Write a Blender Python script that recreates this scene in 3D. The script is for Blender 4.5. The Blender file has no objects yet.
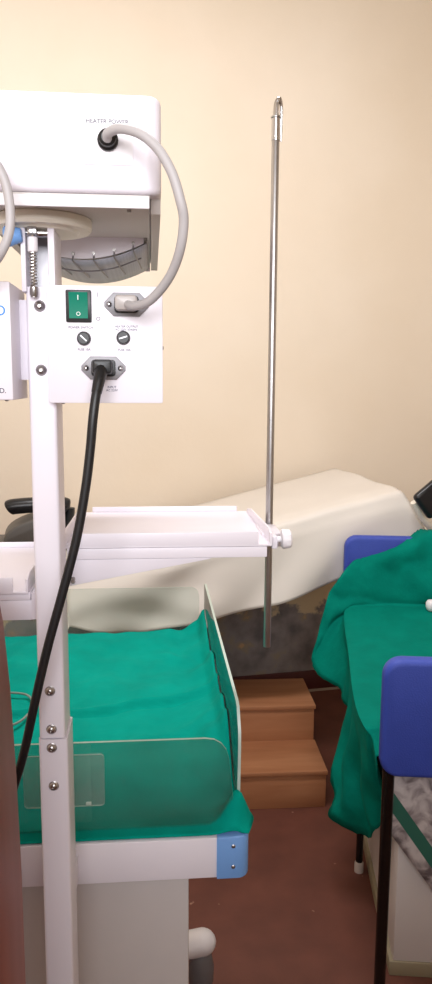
import bpy, bmesh, math, random
from mathutils import Vector, Matrix, noise
random.seed(4)
R = math.radians
sc = bpy.context.scene
COL = sc.collection

# ------------------------------------------------------------------ camera
cam_d = bpy.data.cameras.new('camera')
cam = bpy.data.objects.new('camera', cam_d); COL.objects.link(cam)
cam_d.sensor_fit = 'VERTICAL'; cam_d.sensor_height = 36.0
cam_d.lens = 743.0 / 984.0 * 36.0
cam_d.clip_start = 0.05
cam.matrix_world = (Matrix.Translation((0, 0, 1.6)) @ Matrix.Rotation(R(-13), 4, 'Z')
                    @ Matrix.Rotation(R(90 - 8.5), 4, 'X') @ Matrix.Rotation(R(0.35), 4, 'Z'))
sc.camera = cam
# ------------------------------------------------------------------ world, lights, exposure
w = bpy.data.worlds.new('world'); sc.world = w; w.use_nodes = True
w.node_tree.nodes['Background'].inputs[0].default_value = (0.9, 0.93, 1.0, 1)
w.node_tree.nodes['Background'].inputs[1].default_value = 0.4

def area(name, loc, target, sx, sy, energy, color):
    l = bpy.data.lights.new(name, 'AREA'); l.shape = 'RECTANGLE'; l.size = sx; l.size_y = sy
    l.energy = energy; l.color = color
    o = bpy.data.objects.new(name, l); COL.objects.link(o); o.location = loc
    o.rotation_euler = (Vector(target) - Vector(loc)).to_track_quat('-Z', 'Y').to_euler()
    return o
dw = area('daylight_window', (-0.30, -1.12, 2.2), (0.15, 2.0, 2.55), 1.4, 0.9, 21, (0.96, 0.965, 1.0))
dw.data.spread = R(105)      # spread narrowed and lamp tipped upward to dim the lower scene
area('ceiling_tube_light', (0.25, 1.7, 3.5), (0.3, 2.0, 0), 1.3, 0.25, 38, (0.98, 0.97, 1.0))
sc.view_settings.view_transform = 'Standard'
sc.view_settings.look = 'None'
sc.view_settings.gamma = 1.0
sc.view_settings.use_curve_mapping = False
sc.view_settings.exposure = 0.27

# ------------------------------------------------------------------ materials
def lin(c):
    return tuple(((v / 255) / 12.92 if v / 255 <= 0.04045 else ((v / 255 + 0.055) / 1.055) ** 2.4) for v in c) + (1,)
def newmat(name):
    m = bpy.data.materials.new(name); m.use_nodes = True
    nt = m.node_tree; b = nt.nodes['Principled BSDF']
    return m, nt, b
def mat(name, rgb, rough=0.5, metal=0.0, var=0.04, scale=30.0, bump=0.0, bscale=200.0, spec=0.5, coat=0.0):
    m, nt, b = newmat(name)
    N, L = nt.nodes, nt.links
    tc = N.new('ShaderNodeTexCoord')
    n = N.new('ShaderNodeTexNoise'); n.inputs['Scale'].default_value = scale; n.inputs['Detail'].default_value = 4
    L.new(tc.outputs['Object'], n.inputs['Vector'])
    mx = N.new('ShaderNodeMix'); mx.data_type = 'RGBA'
    c = lin(rgb)
    mx.inputs['A'].default_value = tuple(v * (1 - var) for v in c[:3]) + (1,)
    mx.inputs['B'].default_value = tuple(min(1, v * (1 + var)) for v in c[:3]) + (1,)
    L.new(n.outputs['Fac'], mx.inputs['Factor'])
    L.new(mx.outputs['Result'], b.inputs['Base Color'])
    b.inputs['Roughness'].default_value = rough; b.inputs['Metallic'].default_value = metal
    b.inputs['Specular IOR Level'].default_value = spec
    b.inputs['Coat Weight'].default_value = coat
    if bump:
        n2 = N.new('ShaderNodeTexNoise'); n2.inputs['Scale'].default_value = bscale; n2.inputs['Detail'].default_value = 3
        L.new(tc.outputs['Object'], n2.inputs['Vector'])
        bp = N.new('ShaderNodeBump'); bp.inputs['Strength'].default_value = bump; bp.inputs['Distance'].default_value = 0.004
        L.new(n2.outputs['Fac'], bp.inputs['Height']); L.new(bp.outputs['Normal'], b.inputs['Normal'])
    return m
def ramp(nt, src, stops):
    r = nt.nodes.new('ShaderNodeValToRGB'); e = r.color_ramp.elements
    e[0].position, e[0].color = stops[0]; e[1].position, e[1].color = stops[1]
    for p, c in stops[2:]:
        k = e.new(p); k.color = c
    nt.links.new(src, r.inputs['Fac']); return r

M = {}
M['white_metal'] = mat('white powder coated metal', (236, 230, 238), 0.38, var=0.015, scale=12)
M['white_plastic'] = mat('white plastic', (238, 234, 238), 0.45, var=0.015)
M['cream_plastic'] = mat('cream plastic', (238, 231, 216), 0.4, var=0.02)
M['underside'] = mat('shade greyed enamel', (205, 198, 192), 0.5, var=0.02)  # white head's underside, its shade put into the colour as grey
M['grey_metal'] = mat('satin grey metal', (176, 174, 178), 0.35, 0.6, var=0.05)
M['flange'] = mat('grey inlet flange', (140, 138, 142), 0.45, 0.3, var=0.04)
M['chrome'] = mat('chrome', (205, 205, 208), 0.14, 1.0, var=0.03)
M['dull_chrome'] = mat('worn chrome', (186, 184, 184), 0.36, 1.0, var=0.12, scale=60)
M['black_plastic'] = mat('black plastic', (22, 22, 24), 0.4, var=0.1)
M['black_rubber'] = mat('black rubber', (26, 26, 28), 0.42, var=0.1)
M['black_vinyl'] = mat('black vinyl', (24, 24, 28), 0.3, var=0.12, bump=0.15, bscale=60)
M['grey_vinyl'] = mat('dark grey vinyl', (84, 80, 76), 0.5, var=0.1)
M['black_tube'] = mat('black lacquered tube', (26, 18, 16), 0.25, 0.3, var=0.15, scale=25)
M['grey_cable'] = mat('grey cable sheath', (182, 177, 177), 0.5, var=0.02)
M['blue_plastic'] = mat('light blue plastic', (118, 165, 226), 0.45, var=0.04)
M['blue_vinyl'] = mat('blue upholstery vinyl', (52, 74, 172), 0.55, var=0.08, bump=0.25, bscale=260)
M['screw'] = mat('steel screw', (176, 172, 170), 0.3, 1.0, var=0.1)
M['lettering'] = mat('lilac grey print', (96, 90, 112), 0.6, var=0.02)
M['dark_print'] = mat('grey print', (92, 92, 104), 0.6, var=0.02)
M['blue_print'] = mat('blue print', (70, 140, 215), 0.6, var=0.02)
M['white_print'] = mat('white print', (225, 240, 235), 0.6, var=0.02)
M['label_paper'] = mat('white label paper', (246, 242, 246), 0.6, var=0.01)
M['switch_green'] = mat('green rocker', (0, 122, 98), 0.5, var=0.08, coat=0.0, spec=0.2)
M['plug_clear'] = mat('smoky plug body', (172, 164, 160), 0.3, var=0.08)
M['white_paint'] = mat('white painted board', (214, 206, 202), 0.5, var=0.04, scale=9)
M['pedestal'] = mat('shade toned panel enamel', (204, 197, 195), 0.45, var=0.02)  # greyed so the colour carries the weaker light low on the warmer
M['beige_base'] = mat('beige plinth', (150, 138, 112), 0.6, var=0.12, scale=20)
M['rubber_white'] = mat('pale rubber tip', (190, 176, 166), 0.6, var=0.05)
M['cover'] = mat('cream vinyl cover', (228, 222, 214), 0.42, var=0.03, scale=6, bump=0.12, bscale=9)
M['castor_grey'] = mat('grey castor housing', (120, 118, 122), 0.25, var=0.1)
M['grout'] = mat('pale mortar line', (168, 150, 134), 0.8, var=0.1)
M['baseboard'] = mat('dark red painted skirting', (80, 34, 32), 0.45, var=0.25, scale=12)
M['ceiling'] = mat('ceiling paint', (238, 232, 222), 0.8, var=0.02)

def fabric(name, rgb, var=0.1):
    m, nt, b = newmat(name); N, L = nt.nodes, nt.links
    tc = N.new('ShaderNodeTexCoord')
    n = N.new('ShaderNodeTexNoise'); n.inputs['Scale'].default_value = 14; n.inputs['Detail'].default_value = 6
    L.new(tc.outputs['Object'], n.inputs['Vector'])
    c = lin(rgb)
    r = ramp(nt, n.outputs['Fac'], [(0.3, tuple(v * (1 - var) for v in c[:3]) + (1,)), (0.7, tuple(min(1, v * (1 + var)) for v in c[:3]) + (1,))])
    L.new(r.outputs['Color'], b.inputs['Base Color'])
    b.inputs['Roughness'].default_value = 0.85; b.inputs['Specular IOR Level'].default_value = 0.06
    wv = N.new('ShaderNodeTexNoise'); wv.inputs['Scale'].default_value = 420; L.new(tc.outputs['Object'], wv.inputs['Vector'])
    w2 = N.new('ShaderNodeTexNoise'); w2.inputs['Scale'].default_value = 22; w2.inputs['Detail'].default_value = 3; L.new(tc.outputs['Object'], w2.inputs['Vector'])
    ad = N.new('ShaderNodeMath'); ad.operation = 'MULTIPLY_ADD'; ad.inputs[1].default_value = 0.15
    L.new(wv.outputs['Fac'], ad.inputs[0]); L.new(w2.outputs['Fac'], ad.inputs[2])
    bp = N.new('ShaderNodeBump'); bp.inputs['Strength'].default_value = 0.35; bp.inputs['Distance'].default_value = 0.01
    L.new(ad.outputs[0], bp.inputs['Height']); L.new(bp.outputs['Normal'], b.inputs['Normal'])
    return m
M['green'] = fabric('green surgical cloth', (0, 146, 130))
M['green_dark'] = fabric('deeper green surgical cloth', (0, 122, 106))

def wood(name, dark, light, scale=4.0, axis=0, rough=0.5):
    m, nt, b = newmat(name); N, L = nt.nodes, nt.links
    tc = N.new('ShaderNodeTexCoord'); mp = N.new('ShaderNodeMapping')
    s = [scale * 8] * 3; s[axis] = scale
    mp.inputs['Scale'].default_value = s
    L.new(tc.outputs['Object'], mp.inputs['Vector'])
    n = N.new('ShaderNodeTexNoise'); n.inputs['Scale'].default_value = 1.0; n.inputs['Detail'].default_value = 6; n.inputs['Distortion'].default_value = 0.6
    L.new(mp.outputs['Vector'], n.inputs['Vector'])
    r = ramp(nt, n.outputs['Fac'], [(0.3, lin(dark)), (0.7, lin(light))])
    L.new(r.outputs['Color'], b.inputs['Base Color']); b.inputs['Roughness'].default_value = rough
    return m
M['wood'] = wood('plain brown wood', (162, 106, 70), (182, 126, 88), 2.2)
M['mahogany'] = wood('mahogany veneer', (130, 64, 52), (150, 80, 66), 2.0, axis=2, rough=0.45)

def make_floor_mat():
    m, nt, b = newmat('red brown floor'); N, L = nt.nodes, nt.links
    tc = N.new('ShaderNodeTexCoord')
    n = N.new('ShaderNodeTexNoise'); n.inputs['Scale'].default_value = 9; n.inputs['Detail'].default_value = 8
    L.new(tc.outputs['Object'], n.inputs['Vector'])
    r = ramp(nt, n.outputs['Fac'], [(0.3, lin((92, 50, 38))), (0.72, lin((108, 61, 47)))])
    n2 = N.new('ShaderNodeTexNoise'); n2.inputs['Scale'].default_value = 26; n2.inputs['Detail'].default_value = 2
    L.new(tc.outputs['Object'], n2.inputs['Vector'])
    r2 = ramp(nt, n2.outputs['Fac'], [(0.735, (0, 0, 0, 1)), (0.77, (1, 1, 1, 1))])
    mx = N.new('ShaderNodeMix'); mx.data_type = 'RGBA'
    L.new(r2.outputs['Color'], mx.inputs['Factor']); L.new(r.outputs['Color'], mx.inputs['A'])
    mx.inputs['B'].default_value = lin((160, 120, 100))
    L.new(mx.outputs['Result'], b.inputs['Base Color']); b.inputs['Roughness'].default_value = 0.6
    return m
M['floor'] = make_floor_mat()

def make_wall_mat(name, stained):
    m, nt, b = newmat(name); N, L = nt.nodes, nt.links
    geo = N.new('ShaderNodeNewGeometry')
    n = N.new('ShaderNodeTexNoise'); n.inputs['Scale'].default_value = 1.6; n.inputs['Detail'].default_value = 5
    L.new(geo.outputs['Position'], n.inputs['Vector'])
    r = ramp(nt, n.outputs['Fac'], [(0.3, lin((233, 218, 197))), (0.7, lin((239, 226, 208)))])
    col = r.outputs['Color']
    if stained:   # peeling paint low on the wall: bare dark render with loose flakes of beige
        sx = N.new('ShaderNodeSeparateXYZ'); L.new(geo.outputs['Position'], sx.inputs[0])
        n2 = N.new('ShaderNodeTexNoise'); n2.inputs['Scale'].default_value = 5.5; n2.inputs['Detail'].default_value = 7; n2.inputs['Roughness'].default_value = 0.6
        L.new(geo.outputs['Position'], n2.inputs['Vector'])
        ma = N.new('ShaderNodeMath'); ma.operation = 'MULTIPLY_ADD'; ma.inputs[1].default_value = 0.42
        L.new(n2.outputs['Fac'], ma.inputs[0]); L.new(sx.outputs['Z'], ma.inputs[2])
        ed = N.new('ShaderNodeMapRange'); ed.inputs['From Min'].default_value = 0.655; ed.inputs['From Max'].default_value = 0.675
        ed.inputs['To Min'].default_value = 1; ed.inputs['To Max'].default_value = 0
        L.new(ma.outputs[0], ed.inputs['Value'])
        n3 = N.new('ShaderNodeTexNoise'); n3.inputs['Scale'].default_value = 8; n3.inputs['Detail'].default_value = 8
        L.new(geo.outputs['Position'], n3.inputs['Vector'])
        r3 = ramp(nt, n3.outputs['Fac'], [(0.32, lin((108, 102, 103))), (0.55, lin((146, 138, 135))), (0.62, lin((156, 142, 126))), (0.67, lin((196, 160, 122)))])
        mx = N.new('ShaderNodeMix'); mx.data_type = 'RGBA'
        L.new(ed.outputs['Result'], mx.inputs['Factor']); L.new(col, mx.inputs['A']); L.new(r3.outputs['Color'], mx.inputs['B'])
        # grubby yellowed band of older paint above it
        ed2 = N.new('ShaderNodeMapRange'); ed2.inputs['From Min'].default_value = 0.75; ed2.inputs['From Max'].default_value = 1.05
        ed2.inputs['To Min'].default_value = 1; ed2.inputs['To Max'].default_value = 0
        L.new(ma.outputs[0], ed2.inputs['Value'])
        mx2 = N.new('ShaderNodeMix'); mx2.data_type = 'RGBA'
        L.new(ed2.outputs['Result'], mx2.inputs['Factor']); L.new(col, mx2.inputs['A']); mx2.inputs['B'].default_value = lin((206, 186, 152))
        L.new(mx2.outputs['Result'], mx.inputs['A'])
        col = mx.outputs['Result']
    L.new(col, b.inputs['Base Color']); b.inputs['Roughness'].default_value = 0.6
    n4 = N.new('ShaderNodeTexNoise'); n4.inputs['Scale'].default_value = 40; L.new(geo.outputs['Position'], n4.inputs['Vector'])
    bp = N.new('ShaderNodeBump'); bp.inputs['Strength'].default_value = 0.06; bp.inputs['Distance'].default_value = 0.01
    L.new(n4.outputs['Fac'], bp.inputs['Height']); L.new(bp.outputs['Normal'], b.inputs['Normal'])
    return m
M['wall_stained'] = make_wall_mat('cream wall paint, peeling low down', True)
M['wall'] = make_wall_mat('cream wall paint', False)

def make_acrylic(name, tint, gloss=0.12):
    m, nt, b = newmat(name); N, L = nt.nodes, nt.links
    out = nt.nodes['Material Output']
    N.remove(b)
    tr = N.new('ShaderNodeBsdfTransparent'); tr.inputs[0].default_value = tint
    gl = N.new('ShaderNodeBsdfGlossy'); gl.inputs['Roughness'].default_value = 0.05
    fr = N.new('ShaderNodeFresnel'); fr.inputs['IOR'].default_value = 1.45
    no = N.new('ShaderNodeTexNoise'); no.inputs['Scale'].default_value = 3
    df = N.new('ShaderNodeBsdfDiffuse'); df.inputs[0].default_value = (0.8, 0.85, 0.83, 1)
    mr = N.new('ShaderNodeMapRange'); mr.inputs['To Min'].default_value = gloss * 0.3; mr.inputs['To Max'].default_value = gloss * 0.9
    L.new(no.outputs['Fac'], mr.inputs['Value'])
    m1 = N.new('ShaderNodeMixShader'); L.new(mr.outputs[0], m1.inputs[0]); L.new(tr.outputs[0], m1.inputs[1]); L.new(df.outputs[0], m1.inputs[2])
    m2 = N.new('ShaderNodeMixShader'); L.new(fr.outputs[0], m2.inputs[0]); L.new(m1.outputs[0], m2.inputs[1]); L.new(gl.outputs[0], m2.inputs[2])
    L.new(m2.outputs[0], out.inputs['Surface'])
    return m
M['acrylic'] = make_acrylic('clear acrylic', (0.93, 0.95, 0.94, 1), 0.06)
M['acrylic_near'] = make_acrylic('tinted clear acrylic', (0.76, 0.80, 0.78, 1), 0.03)
M['acrylic_holder'] = make_acrylic('scuffed clear acrylic', (0.9, 0.9, 0.88, 1), 0.16)
M['acrylic_edge'] = mat('polished acrylic edge', (186, 204, 194), 0.3, var=0.1)
M['acrylic_edge_dim'] = mat('dull acrylic edge', (130, 142, 134), 0.4, var=0.1)

def make_reflector():
    m, nt, b = newmat('perforated reflector'); N, L = nt.nodes, nt.links
    tc = N.new('ShaderNodeTexCoord')
    v = N.new('ShaderNodeTexVoronoi'); v.inputs['Scale'].default_value = 700; v.inputs['Randomness'].default_value = 0.2
    L.new(tc.outputs['Object'], v.inputs['Vector'])
    r = ramp(nt, v.outputs['Distance'], [(0.25, lin((172, 174, 184))), (0.6, lin((192, 194, 204)))])
    L.new(r.outputs['Color'], b.inputs['Base Color']); b.inputs['Metallic'].default_value = 0.1; b.inputs['Roughness'].default_value = 0.5
    return m
M['reflector'] = make_reflector()

def make_marble():
    m, nt, b = newmat('grey mottled ticking with green band'); N, L = nt.nodes, nt.links
    tc = N.new('ShaderNodeTexCoord')
    n = N.new('ShaderNodeTexNoise'); n.inputs['Scale'].default_value = 24; n.inputs['Detail'].default_value = 8; n.inputs['Distortion'].default_value = 0.7
    L.new(tc.outputs['Object'], n.inputs['Vector'])
    r = ramp(nt, n.outputs['Fac'], [(0.34, lin((104, 94, 96))), (0.5, lin((176, 166, 166))), (0.62, lin((206, 198, 196)))])
    # a woven green band running across the cloth on the slant
    sx = N.new('ShaderNodeSeparateXYZ'); L.new(tc.outputs['Object'], sx.inputs[0])
    ma = N.new('ShaderNodeMath'); ma.operation = 'MULTIPLY_ADD'; ma.inputs[1].default_value = 1.42
    L.new(sx.outputs['X'], ma.inputs[0]); L.new(sx.outputs['Z'], ma.inputs[2])
    su = N.new('ShaderNodeMath'); su.operation = 'SUBTRACT'; su.inputs[1].default_value = -0.208
    L.new(ma.outputs[0], su.inputs[0])
    ab = N.new('ShaderNodeMath'); ab.operation = 'ABSOLUTE'; L.new(su.outputs[0], ab.inputs[0])
    lt = N.new('ShaderNodeMath'); lt.operation = 'LESS_THAN'; lt.inputs[1].default_value = 0.029; L.new(ab.outputs[0], lt.inputs[0])
    mx = N.new('ShaderNodeMix'); mx.data_type = 'RGBA'
    L.new(lt.outputs[0], mx.inputs['Factor']); L.new(r.outputs['Color'], mx.inputs['A']); mx.inputs['B'].default_value = lin((44, 104, 88))
    L.new(mx.outputs['Result'], b.inputs['Base Color']); b.inputs['Roughness'].default_value = 0.7
    return m
M['marble'] = make_marble()

# ------------------------------------------------------------------ helpers
class MB:
    """collects shapes in frame coordinates and links them as one mesh object"""
    def __init__(s): s.bm = bmesh.new(); s.mi = 0
    def _merge(s, t, mat_index=None):
        me = bpy.data.meshes.new('tmp')
        if mat_index is None: mat_index = s.mi
        for f in t.faces: f.material_index = mat_index
        t.to_mesh(me); t.free(); s.bm.from_mesh(me); bpy.data.meshes.remove(me); return s
    def box(s, x0, x1, y0, y1, z0, z1, bev=0.0, seg=2, rot=None):
        t = bmesh.new(); bmesh.ops.create_cube(t, size=1)
        for v in t.verts:
            v.co = Vector(((x0 + x1) / 2 + v.co.x * (x1 - x0), (y0 + y1) / 2 + v.co.y * (y1 - y0), (z0 + z1) / 2 + v.co.z * (z1 - z0)))
        if bev: bmesh.ops.bevel(t, geom=t.edges[:], offset=bev, segments=seg, affect='EDGES', profile=0.5)
        if rot:
            c = Vector(((x0 + x1) / 2, (y0 + y1) / 2, (z0 + z1) / 2))
            bmesh.ops.rotate(t, cent=c, matrix=Matrix.Rotation(rot[0], 3, rot[1]), verts=t.verts)
        return s._merge(t)
    def cyl(s, p0, p1, r0, r1=None, seg=20, bev=0.0):
        p0, p1 = Vector(p0), Vector(p1); r1 = r0 if r1 is None else r1
        t = bmesh.new(); d = p1 - p0
        bmesh.ops.create_cone(t, cap_ends=True, segments=seg, radius1=r0, radius2=r1, depth=d.length)
        if bev:
            ed = [e for e in t.edges if abs(e.verts[0].co.z - e.verts[1].co.z) < 1e-6]
            bmesh.ops.bevel(t, geom=ed, offset=bev, segments=2, affect='EDGES', profile=0.5)
        q = d.to_track_quat('Z', 'Y').to_matrix().to_4x4()
        bmesh.ops.transform(t, matrix=Matrix.Translation((p0 + p1) / 2) @ q, verts=t.verts)
        return s._merge(t)
    def ball(s, c, r, sx=1, sy=1, sz=1, seg=20):
        t = bmesh.new(); bmesh.ops.create_uvsphere(t, u_segments=seg, v_segments=seg // 2, radius=r)
        for v in t.verts: v.co = Vector((v.co.x * sx + c[0], v.co.y * sy + c[1], v.co.z * sz + c[2]))
        return s._merge(t)
    def tube(s, pts, r, seg=12, closed=False, radii=None, sub=6):
        P = catmull([Vector(p) for p in pts], sub, closed) if sub > 1 else [Vector(p) for p in pts]
        t = bmesh.new(); n = len(P); rings = []
        up = None
        for i, p in enumerate(P):
            a = P[(i - 1) % n] if (closed or i > 0) else p
            b = P[(i + 1) % n] if (closed or i < n - 1) else p
            d = (b - a).normalized()
            if up is None:
                up = Vector((0, 0, 1)) if abs(d.z) < 0.9 else Vector((0, 1, 0))
            x = d.cross(up).normalized(); up = x.cross(d).normalized()
            rr = r if radii is None else radii(i / (n - 1))
            rings.append([t.verts.new(p + x * math.cos(2 * math.pi * k / seg) * rr + up * math.sin(2 * math.pi * k / seg) * rr) for k in range(seg)])
        m = n if closed else n - 1
        for i in range(m):
            A, B = rings[i], rings[(i + 1) % n]
            for k in range(seg): t.faces.new((A[k], A[(k + 1) % seg], B[(k + 1) % seg], B[k]))
        if not closed:
            t.faces.new(rings[0][::-1]); t.faces.new(rings[-1])
        bmesh.ops.recalc_face_normals(t, faces=t.faces)
        return s._merge(t)
    def prism(s, poly, axis, a, b, bev=0.0, seg=2, edge_mat=None):
        """poly is a list of 2-D points in the plane across `axis`; extruded from a to b"""
        t = bmesh.new()
        def P(u, v, h): return {'x': (h, u, v), 'y': (u, h, v), 'z': (u, v, h)}[axis]
        A = [t.verts.new(P(u, v, a)) for u, v in poly]; B = [t.verts.new(P(u, v, b)) for u, v in poly]
        n = len(poly); sides = []
        f0 = t.faces.new(A); f1 = t.faces.new(B[::-1])
        for i in range(n): sides.append(t.faces.new((A[i], B[i], B[(i + 1) % n], A[(i + 1) % n])))
        bmesh.ops.recalc_face_normals(t, faces=t.faces)
        if bev:
            ed = [e for e in t.edges if any(f in (f0, f1) for f in e.link_faces)]
            bmesh.ops.bevel(t, geom=ed, offset=bev, segments=seg, affect='EDGES', profile=0.5)
        if edge_mat is not None:
            me = bpy.data.meshes.new('tmp')
            for f in t.faces: f.material_index = s.mi
            for f in sides:
                if f.is_valid: f.material_index = edge_mat
            t.to_mesh(me); t.free(); s.bm.from_mesh(me); bpy.data.meshes.remove(me); return s
        return s._merge(t)
    def lathe(s, prof, c, d=(0, 0, 1), seg=28):
        """prof is [(radius, height)...] turned about the axis d through c"""
        t = bmesh.new(); rings = []
        for r, h in prof:
            rings.append([t.verts.new((r * math.cos(2 * math.pi * k / seg), r * math.sin(2 * math.pi * k / seg), h)) for k in range(seg)])
        for A, B in zip(rings, rings[1:]):
            for k in range(seg): t.faces.new((A[k], A[(k + 1) % seg], B[(k + 1) % seg], B[k]))
        t.faces.new(rings[0][::-1]); t.faces.new(rings[-1])
        bmesh.ops.recalc_face_normals(t, faces=t.faces)
        q = Vector(d).to_track_quat('Z', 'Y').to_matrix().to_4x4()
        bmesh.ops.transform(t, matrix=Matrix.Translation(c) @ q, verts=t.verts)
        return s._merge(t)
    def grid(s, rows):
        t = bmesh.new()
        V = [[t.verts.new(p) for p in row] for row in rows]
        for a, b in zip(V, V[1:]):
            for i in range(len(a) - 1): t.faces.new((a[i], a[i + 1], b[i + 1], b[i]))
        return s._merge(t)
    def build(s, name, mats, parent=None, origin=None, angle=35, solid=0.0):
        me = bpy.data.meshes.new(name)
        if origin is None and parent is not None: origin = parent.get('_o')
        o0 = Vector(origin) if origin is not None else Vector((0, 0, 0))
        bmesh.ops.translate(s.bm, vec=-o0, verts=s.bm.verts)
        s.bm.to_mesh(me); s.bm.free()
        for m in (mats if isinstance(mats, (list, tuple)) else [mats]): me.materials.append(m)
        for p in me.polygons: p.use_smooth = True
        me.set_sharp_from_angle(angle=R(angle))
        o = bpy.data.objects.new(name, me); COL.objects.link(o)
        if parent is not None: o.parent = parent
        o['_o'] = tuple(o0)
        if solid:
            sm = o.modifiers.new('thickness', 'SOLIDIFY'); sm.thickness = solid; sm.offset = 0
        return o
def catmull(P, sub, closed=False):
    out = []; n = len(P)
    for i in range(n if closed else n - 1):
        p1, p2 = P[i], P[(i + 1) % n]
        p0 = P[i - 1] if (i > 0 or closed) else p1 * 2 - p2
        p3 = P[(i + 2) % n] if (i + 2 < n or closed) else p2 * 2 - p1
        for k in range(sub):
            t = k / sub
            out.append(0.5 * ((2 * p1) + (p2 - p0) * t + (2 * p0 - 5 * p1 + 4 * p2 - p3) * t * t + (3 * p1 - p0 - 3 * p2 + p3) * t ** 3))
    if not closed: out.append(P[-1])
    return out
def tag(o, label=None, cat=None, group=None, kind=None):
    if label: o['label'] = label
    if cat: o['category'] = cat
    if group: o['group'] = group
    if kind: o['kind'] = kind
    return o
def thing(name, origin, rot, label, cat, group=None):
    """an Empty at the thing's base; `origin` is given in the frame turned by `rot` degrees about the room's origin"""
    o = bpy.data.objects.new(name, None); COL.objects.link(o)
    o.empty_display_size = 0.1
    o.location = Matrix.Rotation(R(rot), 3, 'Z') @ Vector(origin); o.rotation_euler = (0, 0, R(rot))
    o['_o'] = tuple(origin)
    return tag(o, label, cat, group)
def place(o, rot):
    """puts a one-mesh thing (built about its own origin) into the room"""
    o.location = Matrix.Rotation(R(rot), 3, 'Z') @ Vector(o['_o']); o.rotation_euler = (0, 0, R(rot)); return o
def text(body, x, y, z, size, m, parent, align='CENTER', name='lettering'):
    c = bpy.data.curves.new(name, 'FONT'); c.body = body; c.size = size; c.align_x = align; c.align_y = 'CENTER'; c.extrude = 0.0001; c.offset = size * 0.012
    tmp = bpy.data.objects.new(name, c); COL.objects.link(tmp)
    bpy.context.view_layer.update()
    me = bpy.data.meshes.new_from_object(tmp.evaluated_get(bpy.context.evaluated_depsgraph_get()))
    bpy.data.objects.remove(tmp); bpy.data.curves.remove(c)
    me.transform(Matrix.Translation(Vector((x, y, z)) - Vector(parent['_o'])) @ Matrix.Rotation(R(90), 4, 'X'))
    me.materials.clear(); me.materials.append(m)
    o = bpy.data.objects.new(name, me); COL.objects.link(o); o.parent = parent; o['_o'] = parent['_o']
    return o
def rrect(x0, x1, y0, y1, r, n=5, corners=(1, 1, 1, 1)):
    """rounded rectangle outline; corners: (x0y0, x1y0, x1y1, x0y1)"""
    out = []
    for (cx, cy, a0, on) in ((x0 + r, y0 + r, 180, corners[0]), (x1 - r, y0 + r, 270, corners[1]), (x1 - r, y1 - r, 0, corners[2]), (x0 + r, y1 - r, 90, corners[3])):
        if on:
            for k in range(n + 1):
                a = R(a0 + 90 * k / n); out.append((cx + r * math.cos(a), cy + r * math.sin(a)))
        else:
            out.append((x0 if cx < (x0 + x1) / 2 else x1, y0 if cy < (y0 + y1) / 2 else y1))
    return out
def interp(x, pts):
    if x <= pts[0][0]: return pts[0][1]
    for (a, va), (b, vb) in zip(pts, pts[1:]):
        if x <= b: return va + (vb - va) * (x - a) / (b - a)
    return pts[-1][1]
def nz(x, y, z=0.0): return noise.noise(Vector((x, y, z)))
def sstep(a, b, x):
    t = max(0, min(1, (x - a) / (b - a))); return t * t * (3 - 2 * t)

# ------------------------------------------------------------------ the room
WX0, WX1, WY0, WY1, WH = -1.0, 2.4, -1.25, 3.49, 3.6
def struct(name, mb, m, origin=(0, 0, 0)): return tag(mb.build(name, m, origin=origin), kind='structure')
struct('floor', MB().box(WX0 - .1, WX1 + .1, WY0 - .1, WY1 + .1, -.1, 0), M['floor'])
struct('wall_back', MB().box(WX0 - .1, WX1 + .1, WY1, WY1 + .1, 0, WH), M['wall_stained'])
struct('wall_left', MB().box(WX0 - .1, WX0, WY0, WY1, 0, WH), M['wall'])
struct('wall_right', MB().box(WX1, WX1 + .1, WY0, WY1, 0, WH), M['wall'])
rw = MB()
rw.box(WX0, -1.0 + 0.001, WY0 - .1, WY0, 0, WH)
rw.box(WX0, -0.95, WY0 - .1, WY0, 0, WH); rw.box(0.45, WX1, WY0 - .1, WY0, 0, WH)
rw.box(-0.95, 0.45, WY0 - .1, WY0, 0, 1.0); rw.box(-0.95, 0.45, WY0 - .1, WY0, 2.7, WH)
struct('wall_rear', rw, M['wall'])
wf = MB()
for x in (-0.95, -0.27, 0.39): wf.box(x, x + 0.06, WY0 - .08, WY0 - .02, 1.0, 2.7)
for z in (1.0, 2.64): wf.box(-0.95, 0.45, WY0 - .08, WY0 - .02, z, z + 0.06)
struct('window_1', wf, M['white_metal'])
struct('ceiling', MB().box(WX0 - .1, WX1 + .1, WY0 - .1, WY1 + .1, WH, WH + .1), M['ceiling'])
struct('baseboard_back', MB().box(WX0, WX1, WY1 - 0.014, WY1, 0.012, 0.112, 0.003), M['baseboard'])
struct('trim_1', MB().box(WX0, WX1, WY1 - 0.017, WY1, 0, 0.012), M['grout'])

# ------------------------------------------------------------------ cupboard at the left edge
WR = -8.0       # the warmer and the cupboard face this way
cb = thing('wooden_cupboard', (-0.33, 0.645, 0), WR, 'reddish brown wooden cupboard with rounded top edge, cut off by the left edge', 'cupboard')
MB().prism([(-0.52, 0.03), (-0.1395, 0.03), (-0.1400, 1.08), (-0.1420, 1.20), (-0.1450, 1.29), (-0.1495, 1.36), (-0.1545, 1.395), (-0.163, 1.415), (-0.18, 1.424), (-0.52, 1.424)], 'y', 0.565, 0.74, 0.006).build('body', M['mahogany'], cb)
MB().box(-0.51, -0.16, 0.575, 0.73, 0, 0.03).build('plinth', M['black_tube'], cb)
for x0, x1 in ((-0.515, -0.338), (-0.332, -0.165)):
    d = MB().box(x0, x1, 0.553, 0.565, 0.05, 1.36, 0.003).build('door', M['mahogany'], cb)
    xx = x1 - 0.02 if x0 < -0.4 else x0 + 0.02
    MB().cyl((xx, 0.553, 0.8), (xx, 0.535, 0.8), 0.007, 0.01, bev=0.002).build('knob', M['dull_chrome'], d)

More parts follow.
